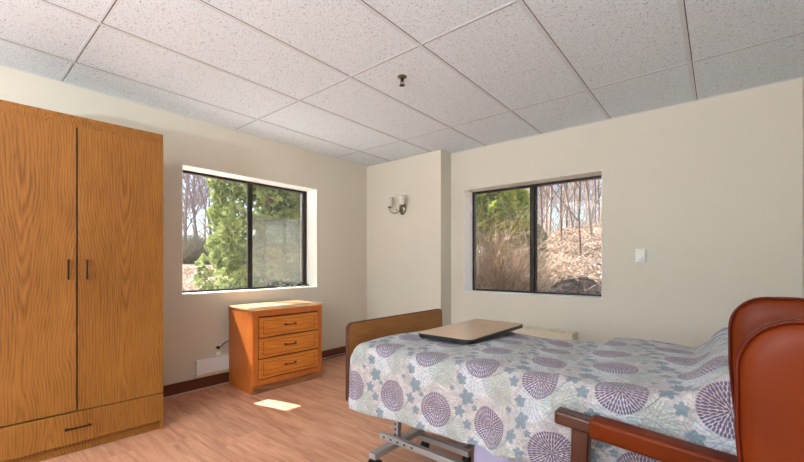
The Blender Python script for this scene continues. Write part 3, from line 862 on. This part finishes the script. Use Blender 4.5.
# ------------------------------------------------------------------ added ceiling fill panels (unseen, behind the viewer)
t = NT('fill_emitter'); em = t.n('ShaderNodeEmission'); em.inputs[0].default_value = (1, .965, .9, 1); em.inputs[1].default_value = 5.0; t.l(em.outputs[0], t.out.inputs[0]); M['fill_glow'] = t.m
proto = None
for (x, y, lab) in ((-2.27, -.72, 'added fill light panel, unseen behind the viewer near the wardrobe'), (-.44, -.72, 'added fill light panel, unseen behind the viewer near the right wall')):
    if proto is None:
        r = empty('fill_panel', (x, y, CEIL), 0)
        MB().box(-.30, .30, -.60, -.58, -.03, 0).box(-.30, .30, .58, .60, -.03, 0).box(-.30, -.28, -.58, .58, -.03, 0).box(.28, .30, -.58, .58, -.03, 0).build('fill_panel_frame', M['tee'], r)
        MB().box(-.28, .28, -.58, .58, -.02, -.012).build('fill_glow', M['fill_glow'], r)
        proto = r
    else:
        r = copy_tree(proto); r.location = (x, y, CEIL)
    tag(r, lab, 'fill light', 'added fill panels')

# unseen uplight added behind the viewer to brighten the ceiling
fl = empty('fill_uplight', (-.5, -2.9, 0), 0, 'added fill uplight, unseen behind the viewer', 'floor lamp')
MB().lathe([(.02, .03), (.14, .02), (.15, .01), (.15, 0)], n=32).build('base', M['nickel'], fl, smooth=True)
MB().tube([(0, 0, .02), (0, 0, .87)], .012, 12).build('pole', M['nickel'], fl, smooth=True)
MB().lathe([(.02, .85), (.10, .88), (.19, .94), (.24, 1.0), (.235, 1.0), (.18, .95), (.09, .89), (.02, .87)], n=32).build('lamp_shade', M['nickel'], fl, smooth=True)

# ------------------------------------------------------------------ outdoors
def hillz(x, y):
    sm = lambda a, b, v: (lambda u: u*u*(3-2*u))(min(1, max(0, (v-a)/(b-a))))
    k = sm(-9, -4.5, x)
    u = max(0, y-4.6)
    h = .05+.235*min(u, 11)+.05*max(0, min(u-11, 30))
    h += .10*math.sin(x*1.3+y*.7)*sm(5, 7, y)
    g = -.10+1.18*sm(-11, -21, x) if False else -.10+1.18*sm(11, 21, -x)+.02*max(0, -x-21)
    return g*(1-k)+h*k if y > 4.3 else g
V = []; F = []
xs_ = np.concatenate([np.linspace(-90, -26, 20), np.linspace(-25, -14, 26), np.linspace(-13, 12, 90), np.linspace(13, 40, 12)])
ys_ = np.concatenate([np.linspace(-30, 3.5, 20), np.linspace(4.0, 22, 80), np.linspace(23, 70, 24)])
for y in ys_:
    for x in xs_: V.append((x, y, hillz(x, y)-.02))
nx = len(xs_)
for j in range(len(ys_)-1):
    for i in range(nx-1): F.append((j*nx+i, j*nx+i+1, (j+1)*nx+i+1, (j+1)*nx+i))
g = fastmesh('ground', V, F, M['litter']); g['kind'] = 'structure'
for p in g.data.polygons: p.use_smooth = True

# unseen pale slab, added to bounce sunlight up to the ceiling
pad = MB().box(-14, XL-WT-.05, -9, 14, -.13, -.085)
M['bounce_pale'] = plain('pale_bounce_slab', (.74, .73, .70, 1), .9, spec=.1, var=.08, scale=1.5)
struct('bounce_slab', pad, M['bounce_pale'])

def branch_mesh(seed, height, r0, lean=(0, 0), levels=3, nb=7, spread=.9, start=.3, twig=3, rmin=.004):
    """returns trunk MB and branch MB of a leafless tree"""
    R = random.Random(seed); T = MB(); B = MB()
    def limb(p, d, ln, r, lev, mb):
        n = 6 if lev == 0 else 3
        pts = [p.copy()]; rs = [r]
        dd = d.copy()
        for k in range(n):
            dd = (dd+Vector((R.gauss(0, .10), R.gauss(0, .10), R.gauss(.02, .06)))*(1.0 if lev else .5)).normalized()
            pts.append(pts[-1]+dd*ln/n); rs.append(max(r*(1-(k+1)/n*.75), rmin))
        mb.tube(pts, rs, 6 if lev == 0 else 3, cap=False)
        if lev >= levels: return
        cnt = nb if lev == 0 else (5 if lev == 1 else twig)
        for k in range(cnt):
            f = start+(1-start)*(k+R.random())/cnt if lev == 0 else .25+.75*(k+R.random())/cnt
            f = min(f, .99); idx = f*n; i0 = int(idx); q = pts[i0].lerp(pts[i0+1], idx-i0)
            ax = dd.orthogonal().normalized(); ax.rotate(Quaternion(dd, R.random()*2*PI))
            nd = (dd*R.uniform(.45, 1.0)+ax*spread*R.uniform(.6, 1.1)+Vector((0, 0, .25))).normalized()
            limb(q, nd, ln*R.uniform(.32, .55)*(1.15-f*.4), rs[i0]*R.uniform(.4, .6), lev+1, B)
    limb(Vector((0, 0, -.2)), Vector((lean[0], lean[1], 1)).normalized(), height, r0, 0, T)
    return T, B
def bare_tree(seed, height, r0, mat, **k):
    T, B = branch_mesh(seed, height, r0, **k)
    r = empty('bare_tree')
    T.build('trunk', mat, r, smooth=True); B.build('branches', mat, r)
    return r
def pix(px, d):   # ground position at view-depth d in picture column px
    tt = (px-402)/382.6
    s_, c_ = math.sin(math.radians(39.65)), math.cos(math.radians(39.65))
    return (c_*tt-s_)*d, (s_*tt+c_)*d
protos = [bare_tree(11, 8, .045, M['bark'], lean=(.10, .05), nb=14, spread=.7, start=.2, twig=5, rmin=.006),
          bare_tree(12, 9, .04, M['bark'], lean=(-.14, .0), nb=14, spread=.7, start=.2, twig=5, rmin=.006),
          bare_tree(13, 7, .035, M['bark_dark'], lean=(.05, -.08), nb=14, spread=.8, start=.15, twig=5, rmin=.006)]
first = [True]*3
R = random.Random(21)
hill_spots = []
for px, d in ((484, 13), (497, 17), (508, 11.5), (517, 20), (527, 15), (541, 10.5), (549, 14), (556, 18), (562, 12), (569, 22), (574, 15), (581, 9.5), (587, 17), (592, 12.5), (598, 21), (604, 11), (612, 16), (625, 13), (475, 20), (465, 14), (536, 24), (590, 26), (545, 27), (560, 29), (503, 26), (577, 30), (531, 19), (544, 17), (552, 23), (566, 16), (572, 19), (585, 21), (595, 15), (600, 18), (478, 24), (512, 22), (536, 30), (556, 34), (587, 32), (598, 28)):
    hill_spots.append(pix(px, d))
for i, (x, y) in enumerate(hill_spots):
    k = i % 3
    o = protos[k] if first[k] else copy_tree(protos[k]); first[k] = False
    o.location = (x, y, hillz(x, y)); o.rotation_euler = (0, 0, R.random()*6.28); s_ = R.uniform(.75, 1.25); o.scale = (s_, s_, s_*R.uniform(.9, 1.2))
    tag(o, 'thin leafless grey tree on the leaf covered slope outside right window', 'tree', 'bare trees on the slope')
pf = [bare_tree(31, 11, .10, M['bark_far'], lean=(.05, .1), nb=16, spread=.9, start=.12, twig=7, rmin=.008),
      bare_tree(32, 12, .11, M['bark_far'], lean=(-.1, .05), nb=16, spread=1.0, start=.12, twig=7, rmin=.008)]
first = [True]*2
far = [(184, 24), (192, 28), (200, 25), (208, 30), (216, 26), (224, 25), (233, 28), (242, 33), (176, 25), (165, 30), (188, 35), (204, 38), (252, 25), (270, 30), (290, 27), (220, 36)]
for i, (px, d) in enumerate(far):
    x, y = pix(px, d); k = i % 2
    o = pf[k] if first[k] else copy_tree(pf[k]); first[k] = False
    o.location = (x, y, hillz(x, y)); o.rotation_euler = (0, 0, R.random()*6.28); s_ = R.uniform(.8, 1.2); o.scale = (s_, s_, s_)
    tag(o, 'distant leafless tree standing behind the clearing outside left window', 'tree', 'bare trees beyond the clearing')

for i, (px, d) in enumerate(((478, 34), (492, 38), (505, 33), (520, 40), (534, 35), (545, 32), (553, 38), (561, 34), (570, 40), (579, 35), (587, 38), (596, 33), (606, 37))):
    x, y = pix(px, d); o = copy_tree(pf[i % 2]); o.location = (x, y, hillz(x, y)); o.rotation_euler = (0, 0, R.random()*6.28); s_ = R.uniform(.7, 1.0); o.scale = (s_, s_, s_)
    tag(o, 'thin leafless grey tree on the leaf covered slope outside right window', 'tree', 'bare trees on the slope')

# brush thicket at the far edge of the clearing
def twiggy(name, seed, n, rad, h, mat, r0=.006, droop=.0):
    R = random.Random(seed); mb = MB()
    for k in range(n):
        a = R.random()*2*PI; rr = rad*math.sqrt(R.random())*.55
        p = Vector((rr*math.cos(a), rr*math.sin(a), 0)); d = Vector((math.cos(a)*R.uniform(.1, .7), math.sin(a)*R.uniform(.1, .7), 1)).normalized()
        ln = h*R.uniform(.5, 1.05); pts = [p]
        for j in range(4):
            d = (d+Vector((R.gauss(0, .30), R.gauss(0, .30), -droop))).normalized(); pts.append(pts[-1]+d*ln/4)
        mb.tube(pts, [r0, r0*.85, r0*.7, r0*.5, r0*.3], 3, cap=False)
        for j in range(5):
            i0 = R.randint(1, 3); q = pts[i0].lerp(pts[i0+1], R.random())
            dd = (d+Vector((R.gauss(0, .7), R.gauss(0, .7), R.gauss(0, .35)))).normalized(); e_ = q+dd*ln*R.uniform(.12, .3)
            mb.tube([q, e_, e_+(dd+Vector((R.gauss(0, .4), R.gauss(0, .4), .1)))*ln*.1], [r0*.5, r0*.35, r0*.2], 3, cap=False)
    return mb.build(name, mat)
br = twiggy('brush_thicket', 5, 330, 2.0, 2.6, M['brush'], .014)
R = random.Random(4)
for i, (px, d) in enumerate(((178, 23), (188, 25), (197, 24), (206, 26), (214, 25), (223, 27), (234, 26), (246, 28), (165, 25), (262, 28))):
    o = br if i == 0 else br.copy()
    if i: C.objects.link(o)
    x, y = pix(px, d); o.location = (x, y, hillz(x, y)-.02); o.rotation_euler = (0, 0, R.random()*6); s_ = R.uniform(.85, 1.25); o.scale = (s_, s_, s_*.7)
    tag(o, 'grey leafless thicket at far edge of the clearing outside left window', 'bush', 'thicket beyond the clearing')

# evergreens: lumps of flat sprays
def evergreen(name, seed, height, rad, mat, lumps=150, per=70, leaf=.075, shape='cone', z0=.15, lr=(.22, .36)):
    rg = np.random.RandomState(seed)
    r = empty(name)
    Vs = []; Fs = []; cnt = 0
    for k in range(lumps):
        u = rg.rand()**.85
        z = z0+(height-z0)*u
        if shape == 'cone': rr = rad*(1-u)**.62*(.92+.16*rg.rand())
        else: rr = rad*math.sqrt(max(0, 1-(2*u-1)**2))**.8*(.75+.3*rg.rand())
        rr *= .55+.45*rg.rand()**.5
        a = rg.rand()*2*PI; cx, cy = rr*math.cos(a), rr*math.sin(a)
        R0 = rg.uniform(*lr)*(1-.45*u if shape == 'cone' else 1)
        n = per
        dv = rg.normal(size=(n, 3)); dv[:, 2] += .25; dv[:, 0] += .5*math.cos(a); dv[:, 1] += .5*math.sin(a)
        dv /= np.linalg.norm(dv, axis=1)[:, None]
        P = np.array([cx, cy, z])+dv*R0*rg.uniform(.55, 1.05, size=(n, 1))*np.array([1, 1, .8])
        d = dv+rg.normal(size=(n, 3))*.45+np.array([0, 0, .25]); d /= np.linalg.norm(d, axis=1)[:, None]
        sd = np.cross(d, rg.normal(size=(n, 3))); sd /= np.linalg.norm(sd, axis=1)[:, None]
        nn = np.cross(d, sd)
        L_ = leaf*rg.uniform(.7, 1.4, size=(n, 1)); W_ = L_*.28
        for ang in (-.55, 0, .55):
            dd = d*math.cos(ang)+sd*math.sin(ang)+nn*rg.normal(size=(n, 1))*.12; ss = np.cross(dd, nn)
            a0 = P; a1 = P+dd*L_*.5+ss*W_; a2 = P+dd*L_; a3 = P+dd*L_*.5-ss*W_
            Q = np.stack([a0, a1, a2, a3], 1).reshape(-1, 3)
            Vs.append(Q); Fs.append(np.arange(cnt, cnt+4*n).reshape(-1, 4)); cnt += 4*n
    fastmesh('foliage', np.concatenate(Vs), np.concatenate(Fs), mat, r)
    MB().tube([(0, 0, -.2), (.02, 0, height*.3), (0, .03, height*.62), (0, 0, height*.9)], [.09, .07, .045, .01], 8).build('trunk', M['bark_dark'], r, smooth=True)
    return r
def put(o, px, d, label, cat='tree'):
    x, y = pix(px, d); o.location = (x, y, hillz(x, y)); tag(o, label, cat); return o
put(evergreen('arborvitae', 1, 7.5, 1.15, M['leaf_a'], 420, 130, .06, lr=(.16, .30)), 268, 7.6, 'tall yellow green arborvitae filling the middle of the left window')
put(evergreen('conifer', 2, 7.5, 1.5, M['leaf_b'], 380, 110, .075), 318, 9.2, 'darker green conifer behind the arborvitae, right side of left window')
put(evergreen('evergreen_shrub', 3, 2.10, .50, M['leaf_c'], 150, 110, .05, 'ball', .6, (.09, .16)), 499, 7.4, 'bright green evergreen bush in the left half of right window', 'bush')
put(evergreen('cypress', 4, 1.0, .15, M['leaf_b'], 80, 90, .04, 'ball', .1, (.08, .14)), 534, 7.4, 'slim dark evergreen just right of the right window mullion', 'bush')
o = twiggy('dry_shrub', 8, 520, .55, 1.6, M['twig'], .0045, .0)
put(o, 494, 6.6, 'tangled leafless brown shrub low in the left half of right window', 'shrub')
o2 = twiggy('bramble', 9, 150, .6, .85, M['twig'], .005, .08)
put(o2, 522, 6.5, 'low dry bramble at the foot of the evergreen bush', 'shrub')

# fallen logs and litter on the slope
def log(pxa, da, pxb, db, r, name, lab):
    (xa, ya), (xb, yb) = pix(pxa, da), pix(pxb, db); pts = []
    for k in range(9):
        u = k/8; x, y = xa+(xb-xa)*u, ya+(yb-ya)*u; pts.append((x, y, hillz(x, y)+r*.6+.03*math.sin(k*1.7)))
    tag(MB().tube(pts, [r*(1-.4*k/8) for k in range(9)], 8).build(name, M['bark_dark'], smooth=True), lab, 'log', 'fallen logs on the slope')
log(548, 8.2, 612, 6.6, .055, 'fallen_log', 'longest fallen log slanting down the leafy slope')
log(545, 10.4, 590, 9.6, .05, 'fallen_log', 'fallen log lying highest on the leafy slope')
log(556, 7.4, 585, 6.8, .04, 'fallen_log', 'short fallen log lying lowest on the leafy slope')
R = random.Random(77); mb = MB()
for k in range(900):
    px = R.uniform(462, 640); d = R.uniform(5.8, 15); x, y = pix(px, d)
    if y < 4.7: continue
    z = hillz(x, y); a = R.random()*6.28; l_ = R.uniform(.1, .5); h_ = R.uniform(.02, .35)
    mb.tube([(x, y, z), (x+l_*.5*math.cos(a), y+l_*.5*math.sin(a), z+h_*.6), (x+l_*math.cos(a), y+l_*math.sin(a), z+h_)], [.008, .006, .003], 3, cap=False)
tag(mb.build('forest_twigs', M['bark']), 'scattered dead twigs and stalks over the leafy slope', 'twigs', kind='stuff')
R = random.Random(78); vs = []; fs = []
for k in range(42000):
    if k % 3: px = R.uniform(462, 640); d = R.uniform(5.2, 15)
    else: px = R.uniform(165, 262); d = R.uniform(6, 18)
    x, y = pix(px, d)
    if px > 400 and y < 4.6: continue
    z = hillz(x, y)+R.uniform(-.01, .03); s_ = R.uniform(.014, .036); a = R.random()*6.28
    u_ = Vector((math.cos(a), math.sin(a), R.gauss(0, .45)))*s_; v_ = Vector((-math.sin(a), math.cos(a), R.gauss(0, .45)))*s_*.6; P = Vector((x, y, z))
    n = len(vs); vs += [P-u_, P-v_, P+u_, P+v_]; fs.append((n, n+1, n+2, n+3))
t = NT('dead_leaf'); wn = t.n('ShaderNodeNewGeometry')
c = t.ramp(wn.outputs['Random Per Island'], [(0, lin(96, 76, 64)), (.5, lin(172, 146, 126)), (1, lin(218, 200, 182))])
M['dead_leaf'] = t.bsdf(c, .9, spec=.05)
o = fastmesh('fallen_leaves', [tuple(v) for v in vs], fs, M['dead_leaf'])
tag(o, 'pale brown fallen leaves covering the ground outside', 'leaves', kind='stuff')

# ------------------------------------------------------------------ light
w = bpy.data.worlds.new('World'); S.world = w; w.use_nodes = True
nt = w.node_tree; nt.nodes.clear()
out = nt.nodes.new('ShaderNodeOutputWorld'); bg = nt.nodes.new('ShaderNodeBackground'); sky = nt.nodes.new('ShaderNodeTexSky')
sky.sky_type = 'NISHITA'; sky.sun_disc = False
SD = Vector((1, .26, -1.24)).normalized()
sky.sun_elevation = math.asin(-SD.z); sky.sun_rotation = math.atan2(-SD.x, -SD.y); sky.air_density = 1.0; sky.dust_density = 1.0; sky.ozone_density = 1.0
bg.inputs[1].default_value = .34
nt.links.new(sky.outputs[0], bg.inputs[0]); nt.links.new(bg.outputs[0], out.inputs[0])
sl = bpy.data.lights.new('sun', 'SUN'); sl.energy = 22; sl.angle = math.radians(.6); sl.color = (1, .97, .93)
so = bpy.data.objects.new('sun', sl); C.objects.link(so); so.rotation_euler = SD.to_track_quat('-Z', 'Y').to_euler(); so.location = (-10, -3, 12)
def area(name, loc, rot, sx_, sy_, e, col):
    l = bpy.data.lights.new(name, 'AREA'); l.shape = 'RECTANGLE'; l.size = sx_; l.size_y = sy_; l.energy = e; l.color = col
    o = bpy.data.objects.new(name, l); C.objects.link(o); o.location = loc; o.rotation_euler = rot; return o
# added fill lamp in the made-up rear window, outside the glass
area('rear_fill', ((rx0+rx1)/2, YR-.22, (rz0+rz1)/2), (PI/2, 0, 0), rx1-rx0-.1, rz1-rz0-.1, 115, (.84, .93, 1))

area('fill_uplight_lamp', (-.5, -2.9, 1.005), (PI, 0, 0), .32, .32, 430, (.82, .915, 1))  # added lamp aimed up, fills the ceiling

# ------------------------------------------------------------------ camera
cam = bpy.data.cameras.new('camera'); co = bpy.data.objects.new('camera', cam); C.objects.link(co)
co.location = (0, 0, H0); co.rotation_euler = (PI/2, 0, math.radians(39.65))
cam.sensor_width = 36; cam.lens = 382.6/804*36; cam.shift_y = (264-231)/804; cam.clip_start = .02; cam.clip_end = 400
S.camera = co
S.view_settings.view_transform = 'Standard'; S.view_settings.look = 'None'; S.view_settings.gamma = 1
S.view_settings.use_curve_mapping = False; S.view_settings.exposure = 0.0
